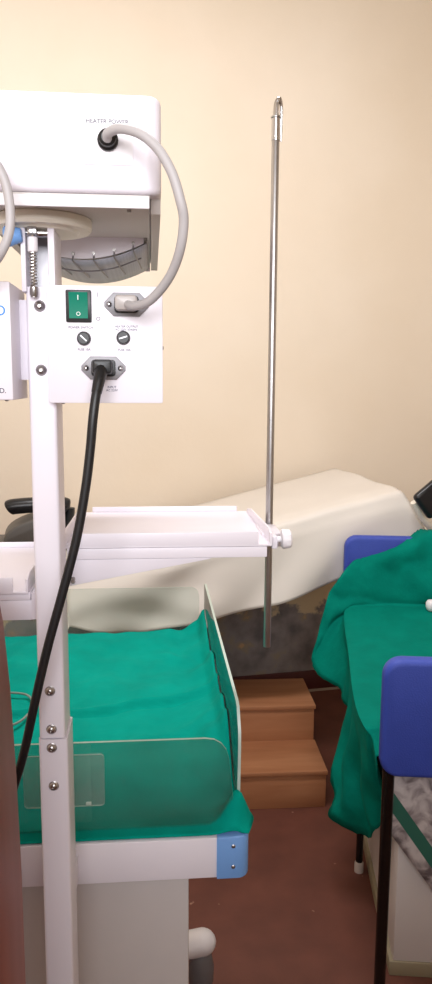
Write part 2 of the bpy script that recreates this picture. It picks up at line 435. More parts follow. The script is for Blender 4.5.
# ------------------------------------------------------------------ infant warmer
iw = thing('infant_warmer', (-0.124, 0.9, 0), WR,
           'white infant radiant warmer on a square column with bassinet, trays and heater head', 'infant warmer')
wm = M['white_metal']
colm = MB().prism(rrect(-0.139, -0.108, 0.87, 0.93, 0.004, 3), 'z', 1.166, 1.703).build('column', wm, iw)
lc = MB(); lc.prism(rrect(-0.140, -0.105, 0.8685, 0.9315, 0.004, 3), 'z', 0.10, 1.1645)
lcol = lc.build('lower_column', wm, iw)
def bolt(x, z, y, parent, r=0.0056):
    MB().lathe([(r * 1.12, 0), (r * 1.12, 0.0008), (r, 0.0012), (r * 0.93, 0.0028), (r * 0.6, 0.0045), (r * 0.32, 0.0050), (r * 0.3, 0.0038), (0.0004, 0.0038)], (x, y, z), (0, -1, 0), 18).build('bolt', M['screw'], parent)
for x, z, y, p in ((-.1238, 1.682, .87, colm), (-.1241, 1.611, .87, colm), (-.1246, 1.2267, .87, colm), (-.1241, 1.1775, .87, colm), (-.1241, 1.154, .8685, lcol), (-.123, 1.104, .8685, lcol)):
    bolt(x, z, y, p)

# heater head: rounded shell, inset pan, trough reflector and guard
hd = MB()
outer = rrect(-0.186, 0.012, 0.80, 1.262, 0.016, 6)
hd.prism(outer, 'z', 1.789, 1.8845, 0.006, 3)
head = hd.build('heater_head', wm, iw)
MB().box(-0.1735, -0.0003, 1.252, 1.255, 1.7755, 1.7865, 0.0008).build('base_pan', M['white_plastic'], head)
pn = MB(); pn.box(-0.1735, -0.0003, 0.803, 0.806, 1.7750, 1.7865, 0.0008); 
pn.build('base_pan', M['white_plastic'], head)
up_ = MB(); up_.box(-0.1735, -0.0003, 0.806, 1.252, 1.7815, 1.7885)
up_.prism([(0.822, 1.789), (0.836, 1.7765), (1.25, 1.7765), (1.25, 1.789)], 'x', 0.001, 0.0115); up_.prism([(0.822, 1.789), (0.836, 1.7765), (1.25, 1.7765), (1.25, 1.789)], 'x', -0.185, -0.1745)
up_.build('underside_plate', M['underside'], head)
lp = MB().box(-0.0655, -0.0165, 0.7985, 0.8002, 1.8155, 1.866).build('label_plate', M['label_paper'], head)
text('HEATER POWER', -0.042, 0.7983, 1.8565, 0.0058, M['dark_print'], head)
MB().lathe([(0.0105, 0), (0.0105, 0.004), (0.0085, 0.006), (0.0085, 0.012), (0.006, 0.014)], (-0.0415, 0.7985, 1.8385), (0, -1, 0), 18).build('cable_gland', M['black_plastic'], head)
for x, y in ((-0.022, 0.84), (-0.006, 1.0), (-0.006, 1.07), (-0.166, 1.0), (-0.006, 1.2)):
    MB().cyl((x, y, 1.7815), (x, y, 1.7785), 0.0022, seg=10).build('screw', M['screw'], head)
# reflector: trough hanging under the pan
def arc_pts(x0, x1, zt, sag, n=18):
    return [(x0 + (x1 - x0) * k / n, zt - sag * (1 - (2 * k / n - 1) ** 2)) for k in range(n + 1)]
rf = MB()
ap = [(-0.170, 1.782)] + arc_pts(-0.170, -0.008, 1.7755, 0.021) + [(-0.008, 1.782)]
rf.prism(ap, 'y', 1.0, 1.004)
rfl = rf.build('reflector_end_plate', wm, head)
tr = MB()
rows = [[Vector((x, y, z - 0.0006)) for x, z in arc_pts(-0.169, -0.004, 1.7765, 0.0228)] for y in (1.005, 1.06, 1.12, 1.18, 1.235)]
tr.grid(rows)
MB_tr = tr.build('reflector', M['reflector'], head, solid=0.0008)
def zarc(x): return 1.7755 - 0.021 * (1 - (2 * (x + 0.170) / 0.162 - 1) ** 2)
for x in (-0.152, -0.125, -0.0985, -0.072, -0.046, -0.0215):
    x2 = x * 1.0 + 0.009
    MB().tube([(x, 0.999, zarc(x) + .002), (x, 0.998, zarc(x) - 0.004), (x + .004, 1.06, zarc(x) - 0.0055), (x2, 1.15, zarc(x) - 0.004)], 0.0011, 6, sub=4).build('guard_rod', M['flange'], head)
    MB().cyl((x, 1.0, zarc(x) + 0.0055), (x, 0.997, zarc(x) + 0.0055), 0.0022, seg=10).build('screw', M['screw'], head)
MB().tube([(x, 1.065, zarc(x) - 0.0068) for x in (-0.165, -0.13, -0.09, -0.05, -0.012)], 0.0011, 6, sub=4).build('guard_rod', M['flange'], head)
# swivel disc and tilt bracket with spring
dc = MB().lathe([(0.040, -0.0025), (0.043, 0), (0.0545, 0), (0.057, 0.003), (0.057, 0.012), (0.055, 0.0142)], (-0.1235, 0.9, 1.7680), (0, 0, 1), 40).build('swivel_disc', M['cream_plastic'], iw)
br = MB()
br.box(-0.1425, -0.1370, 0.866, 0.93, 1.697, 1.7675, 0.0012); br.box(-0.1130, -0.1055, 0.866, 0.93, 1.697, 1.7675, 0.0012)
bkt = br.build('tilt_bracket', wm, iw)
MB().box(-0.1370, -0.1130, 0.921, 0.925, 1.697, 1.7675).build('back_plate', M['grey_metal'], bkt)
MB().cyl((-0.1435, 0.872, 1.7610), (-0.111, 0.872, 1.7610), 0.0048, bev=0.001).build('pivot_pin', M['chrome'], bkt)
sp = MB()
sp.tube([(-0.1285 + 0.0034 * math.cos(k * 0.7), 0.862 + 0.0034 * math.sin(k * 0.7), 1.7015 + 0.00038 * k) for k in range(100)], 0.0008, 5, sub=1)
spr = sp.build('spring', M['screw'], bkt)
MB().cyl((-0.1285, 0.862, 1.690), (-0.1285, 0.862, 1.774), 0.0018, seg=10).build('spring_rod', M['chrome'], bkt)
MB().cyl((-0.1285, 0.862, 1.739), (-0.1285, 0.862, 1.755), 0.0056, bev=0.0012).build('spring_sleeve', M['white_plastic'], bkt)
MB().box(-0.1335, -0.1235, 0.858, 0.867, 1.757, 1.766, 0.001).build('clevis', M['chrome'], bkt)
MB().lathe([(0.0046, 0), (0.0048, 0.008), (0.0038, 0.0095), (0.0038, 0.011)], (-0.1285, 0.862, 1.7015), (0, 0, -1), 14).build('spring_nut', M['screw'], bkt)
kn = MB().lathe([(0.0065, 0), (0.0075, 0.001), (0.0112, 0.014), (0.0112, 0.0165), (0.0095, 0.0185)], (-0.1400, 0.862, 1.7570), (-1, 0, -0.12), 20).build('blue_knob', M['blue_plastic'], bkt)
tag(kn, 'light blue cone knob')

# switch box on the right of the column
pb = MB()
pb.prism(rrect(-0.114, 0.0135, 1.5745, 1.7035, 0.002, 3), 'y', 0.855, 0.8575, 0.0006)
pb.box(-0.1045, 0.0125, 0.8575, 0.93, 1.5755, 1.7025, 0.001)
pbx = pb.build('switch_box', wm, iw)
FY = 0.855
sw = MB().prism(rrect(-0.0932, -0.0652, 1.6635, 1.6985, 0.0015, 2), 'y', FY - 0.0028, FY, 0.0008).build('switch_bezel', M['black_plastic'], pbx)
sr = MB()
sr.prism([(FY - 0.0028, 1.6675), (FY - 0.0028, 1.6955), (FY - 0.0072, 1.6955), (FY - 0.0036, 1.6815), (FY - 0.0046, 1.6675)], 'x', -0.0895, -0.0690)
tag(sr.build('rocker', M['switch_green'], pbx), 'green rocker')
text('I', -0.0793, FY - 0.0072, 1.6895, 0.0075, M['white_print'], pbx)
text('O', -0.0793, FY - 0.0052, 1.6722, 0.006, M['white_print'], pbx)
text('I', -0.0580, FY - 0.0002, 1.6935, 0.007, M['lettering'], pbx)
text('O', -0.0580, FY - 0.0002, 1.6675, 0.006, M['lettering'], pbx)
def inlet(cx, cz, name):
    f = MB().prism([(cx - 0.0245, cz + 0.0025), (cx - 0.0145, cz + 0.0128), (cx + 0.0145, cz + 0.0128), (cx + 0.0245, cz + 0.0025), (cx + 0.0245, cz - 0.0025), (cx + 0.0145, cz - 0.0128), (cx - 0.0145, cz - 0.0128), (cx - 0.0245, cz - 0.0025)], 'y', FY - 0.0025, FY, 0.0006).build(name, M['flange'], pbx)
    for sx in (-1, 1):
        bolt(cx + sx * 0.0192, cz, FY - 0.0025, pbx, 0.0028)
    MB().prism(rrect(cx - 0.0135, cx + 0.0135, cz - 0.0092, cz + 0.0092, 0.0035, 3), 'y', FY - 0.0042, FY - 0.0025, 0.0005).build('socket_shroud', M['black_plastic'], pbx)
inlet(-0.0265, 1.6835, 'outlet_flange'); inlet(-0.0530, 1.6135, 'inlet_flange')
for i, (cx, cz) in enumerate(((-0.0742, 1.6460), (-0.0305, 1.6472))):
    MB().lathe([(0.0078, 0), (0.0078, 0.0015), (0.0066, 0.004), (0.0066, 0.006), (0.006, 0.0066)], (cx, FY, cz), (0, -1, 0), 22).build('fuse_holder', M['black_plastic'], pbx)
    MB().box(cx - 0.0045, cx + 0.0045, FY - 0.0071, FY - 0.0065, cz - 0.0007, cz + 0.0007, rot=(R(42 if i == 0 else -18), 'Y')).build('fuse_slot', M['grey_metal'], pbx)
text('POWER SWITCH', -0.0775, FY - 0.0002, 1.6578, 0.0036, M['lettering'], pbx)
text('HEATER OUTPUT\nAC 220V 50/60Hz', -0.0270, FY - 0.0002, 1.6578, 0.0033, M['lettering'], pbx)
text('FUSE 10A', -0.0742, FY - 0.0002, 1.6338, 0.0035, M['lettering'], pbx)
text('FUSE 10A', -0.0295, FY - 0.0002, 1.6338, 0.0035, M['lettering'], pbx)
text('INPUT\nAC 220V', -0.0440, FY - 0.0002, 1.5905, 0.0035, M['lettering'], pbx)
for x, y, z in ((-0.1005, 0.872, 1.5745), (0.0136, 0.89, 1.638), (-0.09, 0.885, 1.7035)):
    d = (1, 0, 0) if x > 0 else ((0, 0, -1) if z < 1.6 else (0, 0, 1))
    MB().lathe([(0.0030, 0), (0.0030, 0.001), (0.0016, 0.0026)], (x if x < 0 else 0.0125, y, z - (0 if x > 0 else 0.001 * d[2])), d, 12).build('screw', M['screw'], pbx)

# controller box on the left of the column
ct = MB(); ct.box(-0.36, -0.1490, 0.83, 0.926, 1.5780, 1.7035, 0.002)
ctb = ct.build('controller_box', wm, iw)
MB().box(-0.149, -0.139, 0.885, 0.925, 1.60, 1.69).build('mounting_bracket', wm, ctb)
text('CO', -0.1540, 0.8297, 1.6725, 0.0150, M['blue_print'], ctb, 'RIGHT')
text('LTD.', -0.1565, 0.8297, 1.5880, 0.0075, M['dark_print'], ctb, 'RIGHT')
MB().lathe([(0.0030, 0), (0.0030, 0.001), (0.0016, 0.0026)], (-0.159, 0.845, 1.579), (0, 0, -1), 12).build('screw', M['screw'], ctb)

# instrument tray right of the column
def make_tray(x0, x1, y0, y1, zt, lip, parent):
    """pan with four raised lips; zt is the height of the tray floor"""
    m = MB()
    m.box(x0, x1, y0, y1, zt - 0.003, zt, 0.001)
    t = m.build('tray', wm, parent)
    MB().box(x0 + 0.012, x1 - 0.018, y0 - 0.0005, y0 + 0.0025, zt - 0.001, zt + lip, 0.001).build('lip', wm, t)
    MB().box(x0 + 0.018, x1 - 0.018, y1 - 0.0025, y1, zt - 0.001, zt + 0.0085, 0.001).build('lip', wm, t)
    for x in (x0, x1 - 0.003):
        MB().prism([(y0, zt - 0.001), (y0, zt + lip * 0.85), (y0 + 0.02, zt + lip + .002), (y1 - 0.05, zt + lip * .75), (y1 - .012, zt + 0.006), (y1 - .012, zt - 0.001)], 'x', x, x + 0.003, 0.0006).build('lip', wm, t)
    return t
ty = make_tray(-0.1125, 0.1555, 0.935, 1.185, 1.391, 0.0165, iw)
MB().box(-0.108, 0.1495, 0.9375, 1.17, 1.373, 1.3875, 0.001).build('apron', wm, ty)
MB().prism([(-0.1055, 1.3725), (0.078, 1.3725), (0.072, 1.3705), (-0.1055, 1.338)], 'y', 0.9395, 0.9435, 0.0006).build('gusset', wm, ty)
MB().prism([(-0.1055, 1.3725), (0.078, 1.3725), (0.072, 1.3705), (-0.1055, 1.338)], 'y', 1.0, 1.004, 0.0006).build('gusset', wm, ty)
for z in (1.344, 1.3475): MB().lathe([(0.003, 0), (0.003, 0.0012), (0.0017, 0.003)], (-0.1015, 0.9395, z), (0, -1, 0), 12).build('screw', M['screw'], ty)
MB().box(-0.106, -0.1035, 0.905, 1.10, 1.345, 1.372).build('arm_plate', wm, ty)
MB().box(0.1500, 0.1780, 0.985, 1.052, 1.3755, 1.3945, 0.002).build('pole_clamp', wm, ty)
MB().box(0.158, 0.166, 0.952, 0.99, 1.380, 1.397, 0.002).build('clamp_arm', wm, ty)
kb = MB()
kb.lathe([(0.0040, 0), (0.0040, 0.006), (0.0125, 0.0075), (0.0135, 0.010), (0.0125, 0.0185), (0.010, 0.0205)], (0.1640, 0.956, 1.3925), (1, 0, 0.05), 10)
kb.build('clamp_knob', M['white_plastic'], ty)

# lower shelf tray left of the column
tl = make_tray(-0.42, -0.1520, 0.90, 1.150, 1.343, 0.018, iw)
MB().box(-0.415, -0.1500, 0.905, 1.14, 1.3305, 1.3400, 0.001).build('apron', wm, tl)
MB().box(-0.415, -0.1475, 0.908, 1.13, 1.304, 1.3300, 0.0015).build('drawer', wm, tl)
MB().box(-0.149, -0.1390, 0.905, 0.928, 1.306, 1.34).build('arm_plate', wm, tl)
MB().lathe([(0.003, 0), (0.003, 0.0012), (0.0017, 0.003)], (-0.1505, 0.915, 1.304), (0, 0, -1), 12).build('screw', M['screw'], tl)

# bassinet
bx0, bx1, by0, by1 = -0.387, 0.139, 1.0, 1.765
bf = MB()
bf.box(bx0 + .03, bx1 - 0.046, by0, by0 + 0.02, 0.872, 0.936, 0.002)
bf.box(bx0 + .03, bx1 - .03, by1 - 0.02, by1, 0.872, 0.936, 0.002)
bf.box(bx1 - 0.02, bx1, by0 + .03, by1 - .03, 0.872, 0.936, 0.002); bf.box(bx0, bx0 + 0.02, by0 + .03, by1 - .03, 0.872, 0.936, 0.002)
bf.box(bx0 + 0.015, bx1 - 0.015, by0 + 0.015, by1 - 0.015, 0.905, 0.932)
bfr = bf.build('bassinet_frame', wm, iw)
MB().box(-0.137, -0.110, 0.9318, 1.0, 0.885, 0.92).build('bassinet_mount', wm, iw)
for cx, cy in ((1, 0), (1, 1), (0, 0), (0, 1)):
    X0, X1 = (bx1 - 0.047, bx1 + 0.0015) if cx else (bx0 - 0.0015, bx0 + 0.047)
    Y0, Y1 = (by0 - 0.002, by0 + 0.045) if cy == 0 else (by1 - 0.045, by1 + 0.002)
    cor = [0, 0, 0, 0]; cor[{(0, 0): 0, (1, 0): 1, (1, 1): 2, (0, 1): 3}[(cx, cy)]] = 1
    cbm = MB().prism(rrect(X0, X1, Y0, Y1, 0.018, 8, cor), 'z', 0.870, 0.9375, 0.003).build('corner_bumper', M['blue_plastic'], bfr)
    if cy == 0:
        for z in (0.890, 0.923):
            MB().lathe([(0.0030, 0), (0.0030, 0.0008), (0.0015, 0.0018)], ((X0 + X1) / 2, Y0, z), (0, -1, 0), 12).build('screw', M['screw'], cbm)
tag(bfr, 'white rail frame with light blue corner bumpers')
AC = [M['acrylic'], M['acrylic_edge']]
AC2 = [M['acrylic'], M['acrylic_edge_dim']]
# near end panel
pnl = [(-0.362, 0.9375), (0.1205, 0.9375), (0.118, 0.985), (0.112, 1.045), (0.1075, 1.060), (0.100, 1.070), (0.0895, 1.0765), (0.076, 1.0785), (-0.325, 1.0785), (-0.34, 1.076), (-0.352, 1.066), (-0.357, 1.05)]
MB().prism(pnl, 'y', 1.026, 1.0305, edge_mat=1).build('near_end_panel', [M['acrylic_near'], M['acrylic_edge']], iw)
hp = MB()
hp.prism(rrect(-0.188, -0.0715, 0.982, 1.0622, 0.006, 4), 'y', 1.0215, 1.0245, edge_mat=1)
hl = hp.build('card_holder', [M['acrylic_holder'], M['acrylic_edge']], iw)
MB().box(-0.099, -0.091, 1.0185, 1.0215, 0.985, 0.990, 0.001).build('clip', M['acrylic_edge'], hl)
# far end panel
pf = [(-0.362, 0.9375), (0.113, 0.9375), (0.113, 1.085), (0.110, 1.096), (0.103, 1.103), (0.092, 1.106), (-0.34, 1.106), (-0.352, 1.103), (-0.36, 1.09)]
MB().prism(pf, 'y', 1.742, 1.7455, edge_mat=1).build('far_end_panel', AC2, iw)
# side panels
for x in (0.126, -0.3785):
    sp_ = [(1.048, 0.9375), (1.755, 0.9375), (1.755, 1.108), (1.745, 1.113), (1.075, 1.116), (1.058, 1.112), (1.036, 1.082), (1.034, 1.06), (1.040, 0.97)]
    MB().prism(sp_, 'x', x, x + 0.0045, edge_mat=1).build('side_panel', AC, iw)

# pedestal and base on castors
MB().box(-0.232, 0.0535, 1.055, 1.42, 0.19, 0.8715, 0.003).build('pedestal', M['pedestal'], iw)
MB().box(-0.232, 0.0535, 0.94, 1.06, 0.12, 0.19, 0.003).build('base_beam', M['white_metal'], iw)
for sx in (1, -1):
    def X(x): return -0.0895 + sx * (x + 0.0895)
    for yb in (1.70, 0.97):
        lg = MB()
        lg.tube([(X(-0.09), yb, 0.175), (X(0.02), yb, 0.176), (X(0.085), yb, 0.180), (X(0.120), yb, 0.186)], 0.036, 20, sub=5)
        lg.ball((X(0.120), yb, 0.186), 0.036)
        for v in lg.bm.verts: v.co.z = 0.18 + (v.co.z - 0.18) * 0.85
        l = lg.build('base_leg', M['white_plastic'], iw)
        MB().lathe([(0.012, 0.17), (0.026, 0.155), (0.033, 0.12), (0.032, 0.08), (0.022, 0.05)], (X(0.118), yb, 0), (0, 0, 1), 20).build('castor_housing', M['castor_grey'], l)
        MB().cyl((X(0.118) - 0.017, yb, 0.045), (X(0.118) + 0.017, yb, 0.045), 0.045, seg=28, bev=0.006).build('castor_wheel', M['black_rubber'], l)
MB().box(-0.12, -0.06, 1.0, 1.70, 0.15, 0.19, 0.004).build('spine', M['white_metal'], iw)

# ------------------------------------------------------------------ iv pole on the tray clamp
iv = thing('iv_pole', (0.1712, 1.06, 1.205), WR, 'chrome drip pole with hook, clamped upright at the right end of the white tray', 'drip pole')
MB().cyl((0.1712, 1.06, 1.205), (0.1712, 1.06, 1.925), 0.0054, seg=20, bev=0.001).build('lower_rod', M['dull_chrome'], iv)
MB().cyl((0.1712, 1.06, 1.924), (0.1712, 1.06, 1.953), 0.0060, seg=20).build('sleeve', M['chrome'], iv)
MB().lathe([(0.006, 0), (0.0072, 0.0008), (0.0072, 0.0025), (0.006, 0.0035)], (0.1712, 1.06, 1.952), (0, 0, 1), 18).build('collar', M['chrome'], iv)
MB().tube([(0.1712, 1.06, 1.95), (0.1712, 1.06, 1.964), (0.1720, 1.06, 1.972), (0.1748, 1.06, 1.9775), (0.1775, 1.062, 1.974), (0.1790, 1.064, 1.966), (0.1795, 1.066, 1.945), (0.1795, 1.067, 1.925)], 0.003, 10, sub=5, radii=lambda t: 0.0040 - 0.0022 * t).build('hook', M['chrome'], iv)

# ------------------------------------------------------------------ cables
def cable(name, pts, r, m, label, cat, ends=()):
    t = thing(name, pts[0], WR, label, cat)
    MB().tube(pts, r, 14, sub=8).build('sheath', m, t)
    return t
gc = cable('heater_cable', [(-0.0415, 0.786, 1.8365), (-0.040, 0.778, 1.8395), (-0.028, 0.765, 1.840), (-0.009, 0.752, 1.832), (0.008, 0.746, 1.817), (0.021, 0.742, 1.795), (0.029, 0.741, 1.770), (0.0325, 0.746, 1.753), (0.030, 0.755, 1.730), (0.023, 0.770, 1.710), (0.012, 0.785, 1.694), (-0.003, 0.800, 1.681), (-0.018, 0.818, 1.6785), (-0.0265, 0.836, 1.6825)], 0.0048, M['grey_cable'],
           'thick pale grey cable looping from the heater head down to the switch box', 'cable')
MB().prism(rrect(-0.0385, -0.0145, 1.6755, 1.6915, 0.004, 4), 'y', 0.829, 0.8505, 0.002).build('plug', M['plug_clear'], gc)
cable('sensor_cable', [(-0.172, 0.80, 1.815), (-0.160, 0.782, 1.815), (-0.152, 0.77, 1.810), (-0.1435, 0.765, 1.800), (-0.1370, 0.765, 1.783), (-0.1345, 0.765, 1.761), (-0.1365, 0.766, 1.741), (-0.146, 0.77, 1.722), (-0.162, 0.785, 1.708), (-0.180, 0.81, 1.700), (-0.19, 0.829, 1.697)], 0.0046, M['grey_cable'],
      'thick pale grey cable curving beside the blue knob at the left edge', 'cable')
pc = cable('power_cord', [(-0.0545, 0.830, 1.6105), (-0.0555, 0.822, 1.602), (-0.0590, 0.814, 1.584), (-0.0625, 0.810, 1.558), (-0.066, 0.81, 1.525), (-0.072, 0.81, 1.482), (-0.083, 0.81, 1.426), (-0.1, 0.81, 1.364), (-0.118, 0.81, 1.301), (-0.134, 0.81, 1.236), (-0.148, 0.815, 1.177), (-0.164, 0.82, 1.125), (-0.188, 0.83, 1.05), (-0.21, 0.84, 0.9), (-0.215, 0.85, 0.5), (-0.22, 0.85, 0.15), (-0.25, 0.86, 0.007), (-0.45, 0.87, 0.006), (-0.7, 0.85, 0.006)], 0.0052, M['black_rubber'],
           'black mains cord hanging from the lower inlet of the switch box', 'power cord')
MB().prism(rrect(-0.0640, -0.0420, 1.6065, 1.6225, 0.004, 4), 'y', 0.826, 0.8505, 0.003).build('plug', M['black_plastic'], pc)
MB().tube([(-0.0540, 0.832, 1.612), (-0.0555, 0.822, 1.602), (-0.0585, 0.815, 1.587)], 0.007, 12, sub=5, radii=lambda t: 0.0078 - 0.002 * t).build('strain_relief', M['black_plastic'], pc)

# ------------------------------------------------------------------ green sheet in the bassinet
def bass_sheet():
    rows = []
    nx, ny = 96, 120
    for j in range(ny + 1):
        v = j / ny; y = 1.003 + (1.738 - 1.003) * v
        row = []
        for i in range(nx + 1):
            u = i / nx; x = -0.372 + (0.1245 + 0.372) * u
            z = 0.9395 + 0.050 * sstep(1.033, 1.14, y) + 0.006 * sstep(1.5, 1.72, y)
            # cloth gathered up along the right-hand panel
            e = sstep(0.055, 0.112, x)
            z += e * sstep(1.04, 1.2, y) * (0.020 + 0.026 * nz(y * 14, x * 9, 2.0))
            z += 0.026 * sstep(0.106, 0.1235, x) * sstep(1.06, 1.2, y) * (0.8 + 0.6 * nz(y * 11, 4.4))
            # one long crease across the cloth and soft wrinkles
            yc = 1.345 + 0.12 * (x + 0.02) + 0.006 * math.sin(x * 18)
            d = (y - yc) / 0.010
            z += 0.013 * math.exp(-d * d) * (0.6 + 0.5 * nz(x * 7, 1.3))
            z -= 0.006 * math.exp(-((y - yc + 0.014) / 0.008) ** 2)
            fl = sstep(1.033, 1.1, y)
            z += fl * (0.012 * nz(x * 5, y * 4, 0.3) + 0.006 * nz(x * 16, y * 11, 5) + 0.003 * nz(x * 34, y * 22, 8))
            yd = 1.60 - 0.9 * (x - 0.02)
            z += fl * 0.007 * math.exp(-((y - yd) / 0.02) ** 2) * sstep(-0.02, 0.05, x)
            yd = 1.17 + 0.35 * (x + 0.1)
            z += fl * 0.006 * math.exp(-((y - yd) / 0.018) ** 2) * sstep(-0.2, 0.0, x)
            # tongue of cloth pushed out through the near right corner
            g = math.exp(-((y - 1.028) / 0.030) ** 2) * sstep(0.055, 0.1235, x)
            x2 = x + 0.046 * g * (0.8 + 0.3 * math.sin(y * 60))
            z += 0.052 * math.exp(-((y - 1.034) / 0.020) ** 2) * math.exp(-((x - 0.104) / 0.014) ** 2)
            z -= 0.004 * g * sstep(0.108, 0.1175, x)
            if y < 1.04: z = max(z, 0.9395)
            row.append(Vector((x2, y, z)))
        rows.append(row)
    m = MB(); m.grid(rows)
    o = m.build('cot_sheet', M['green'], origin=(-0.124, 1.38, 0.94), angle=180, solid=0.0015)
    return tag(place(o, WR), 'green cloth spread over the bassinet bed behind clear panels, spilling at a corner', 'sheet')
bass_sheet()
tb = MB().tube([(-0.300, 1.40, 0.999), (-0.262, 1.395, 0.999), (-0.240, 1.382, 0.999), (-0.2235, 1.345, 0.999), (-0.2225, 1.318, 0.999), (-0.236, 1.272, 0.999), (-0.262, 1.25, 0.999), (-0.300, 1.245, 0.999)], 0.0022, 8, sub=5)
tbo = tb.build('plastic_tubing', M['acrylic_edge_dim'], origin=(-0.26, 1.32, 0.996))
tag(place(tbo, WR), 'thin clear plastic tubing bent in a loop on the green cloth left of column', 'tubing')

# ------------------------------------------------------------------ examination bed by the back wall
eb = thing('examination_bed', (0.75, 3.05, 0), 0, 'examination bed along the back wall with black padded supports at its ends', 'bed')
ztop = [(0.03, 0.945), (0.42, 0.958), (1.36, 1.176), (1.45, 1.19)]
bs = MB()
bs.prism([(0.06, 0.85), (0.42, 0.86), (0.42, 0.938), (0.06, 0.925)], 'y', 2.74, 3.38, 0.01)
bs.prism([(0.43, 0.86), (1.36, 1.065), (1.36, 1.155), (0.43, 0.938)], 'y', 2.74, 3.38, 0.01)
bs.build('mattress', M['black_vinyl'], eb)
MB().box(0.18, 0.52, 2.86, 3.30, 0, 0.62, 0.02).build('pedestal', M['grey_vinyl'], eb)
MB().box(0.12, 0.60, 2.84, 3.32, 0.80, 0.852, 0.005).build('frame', M['white_metal'], eb)
MB().box(0.28, 0.44, 2.98, 3.18, 0.62, 0.80).build('lift_column', M['grey_vinyl'], eb)
MB().cyl((0.50, 3.06, 0.82), (1.0, 3.06, 0.99), 0.014).build('back_stay', M['white_metal'], eb)
# support with black pad at the left end
ls = MB()
ls.tube([(-0.150, 2.99, 1.098), (-0.125, 2.985, 1.107), (-0.03, 2.98, 1.112), (0.055, 2.985, 1.110), (0.088, 2.99, 1.098)], 0.031, 18, sub=6, radii=lambda t: 0.031 * (0.35 + 0.65 * min(1, min(t, 1 - t) * 9) ** 0.5))
lsp = ls.build('arm_rest', M['black_vinyl'], eb)
MB().tube([(0.090, 2.99, 1.095), (0.086, 2.99, 1.06), (0.062, 2.99, 1.0), (0.055, 2.99, 0.94), (0.06, 2.99, 0.88)], 0.020, 12, sub=6).build('support_strut', M['black_plastic'], lsp)
sad = MB()
sad.prism([(-0.168, 0.984)] + [(-0.165 + 0.225 * (1 - math.cos(math.pi / 2 * k / 10)), 0.990 + 0.095 * math.sin(math.pi / 2 * k / 10)) for k in range(11)] + [(0.066, 1.075), (0.07, 0.984)], 'y', 2.865, 3.05, 0.010, 3)
sad.build('leg_rest_saddle', M['grey_vinyl'], lsp)
MB().box(-0.20, 0.072, 2.86, 3.055, 0.945, 0.985, 0.012, 3).build('leg_rest_base', M['black_vinyl'], lsp)
# black pad at the right end
rs = MB()
t = bmesh.new()
rs.box(1.40, 1.53, 2.575, 2.61, 1.095, 1.215, 0.016, 3, rot=(R(-38), 'Y'))
rsp = rs.build('head_pad', M['black_vinyl'], eb)
MB().tube([(1.405, 2.63, 1.135), (1.44, 2.64, 1.08), (1.50, 2.66, 1.02), (1.56, 2.80, 0.98), (1.50, 2.9, 0.95), (1.36, 2.95, 0.95)], 0.015, 12, sub=6).build('pad_bracket', M['cream_plastic'], rsp)

def bed_cover():
    hem = [(0.0, 0.735), (0.1, 0.712), (0.2, 0.682), (0.331, 0.666), (0.563, 0.694), (0.863, 0.751), (1.095, 0.823), (1.36, 0.875), (1.5, 0.90)]
    rows = []
    nu = 110
    # v stations: back hem, back edge, top..., front edge, front face..., front hem
    def pt(x, v):
        zt = interp(x, ztop); zh = interp(x, hem)
        if v < 0:                       # hangs a little down the wall side
            return Vector((x, 3.405, zt + v * 0.25))
        if v <= 1:                      # top, far edge to near edge
            y = 3.40 - v * (3.40 - 2.705)
            sag = 0.012 * math.sin(math.pi * v) * (0.5 + nz(x * 3, y * 3))
            cr = 0.010 * sstep(0.9, 1.0, v)
            return Vector((x, y, zt - sag - cr + 0.004 * nz(x * 6, y * 6, 3)))
        s = v - 1                       # front drop 0..1
        z = zt - 0.010 - s * (zt - 0.010 - zh)
        fold = (0.030 * nz(x * 3.2 + s * 0.8, 0.4, s * 0.6) + 0.016 * math.sin(x * 16 + 3 * s + 2 * nz(x * 2, 7)) * s)
        low = 1 - sstep(0.3, 0.75, x)
        swag = 0.010 * math.sin((zt - z) * 42 + 3 * math.sin(x * 7)) * low * s
        y = 2.698 - 0.014 * min(1, s * 5) - 0.03 * s + fold * sstep(0, 0.35, s) - swag
        xx = x + 0.20 * s * sstep(1.28, 1.385, x) * 0.9
        return Vector((xx, y, z))
    vs = [-0.6, -0.2, 0, .06, .15, .25, .35, .45, .55, .65, .75, .85, .92, .97, 1.0] + [1 + .04 * k for k in range(1, 26)]
    xs = [0.068 + (1.385 - 0.068) * k / nu for k in range(nu + 1)]
    for v in vs:
        row = [pt(x, v) for x in xs]
        # ends: the cloth drops over both ends of the bed
        l0 = row[0]; r0 = row[-1]
        left = [Vector((l0.x - 0.004 - 0.006 * k, l0.y, max(0.70, l0.z - 0.055 * k))) for k in range(4, 0, -1)]
        right = [Vector((r0.x + 0.018 * k, r0.y + 0.004 * k, r0.z - 0.045 * k)) for k in range(1, 7)]
        rows.append(left + row + right)
    m = MB(); m.grid(rows)
    o = m.build('bed_cover', M['cover'], origin=(0.75, 3.05, 0.9), angle=180, solid=0.002)
    place(o, 0)
    return tag(o, 'cream vinyl cover draped over the raised examination bed by the back wall', 'bed cover')
bed_cover()

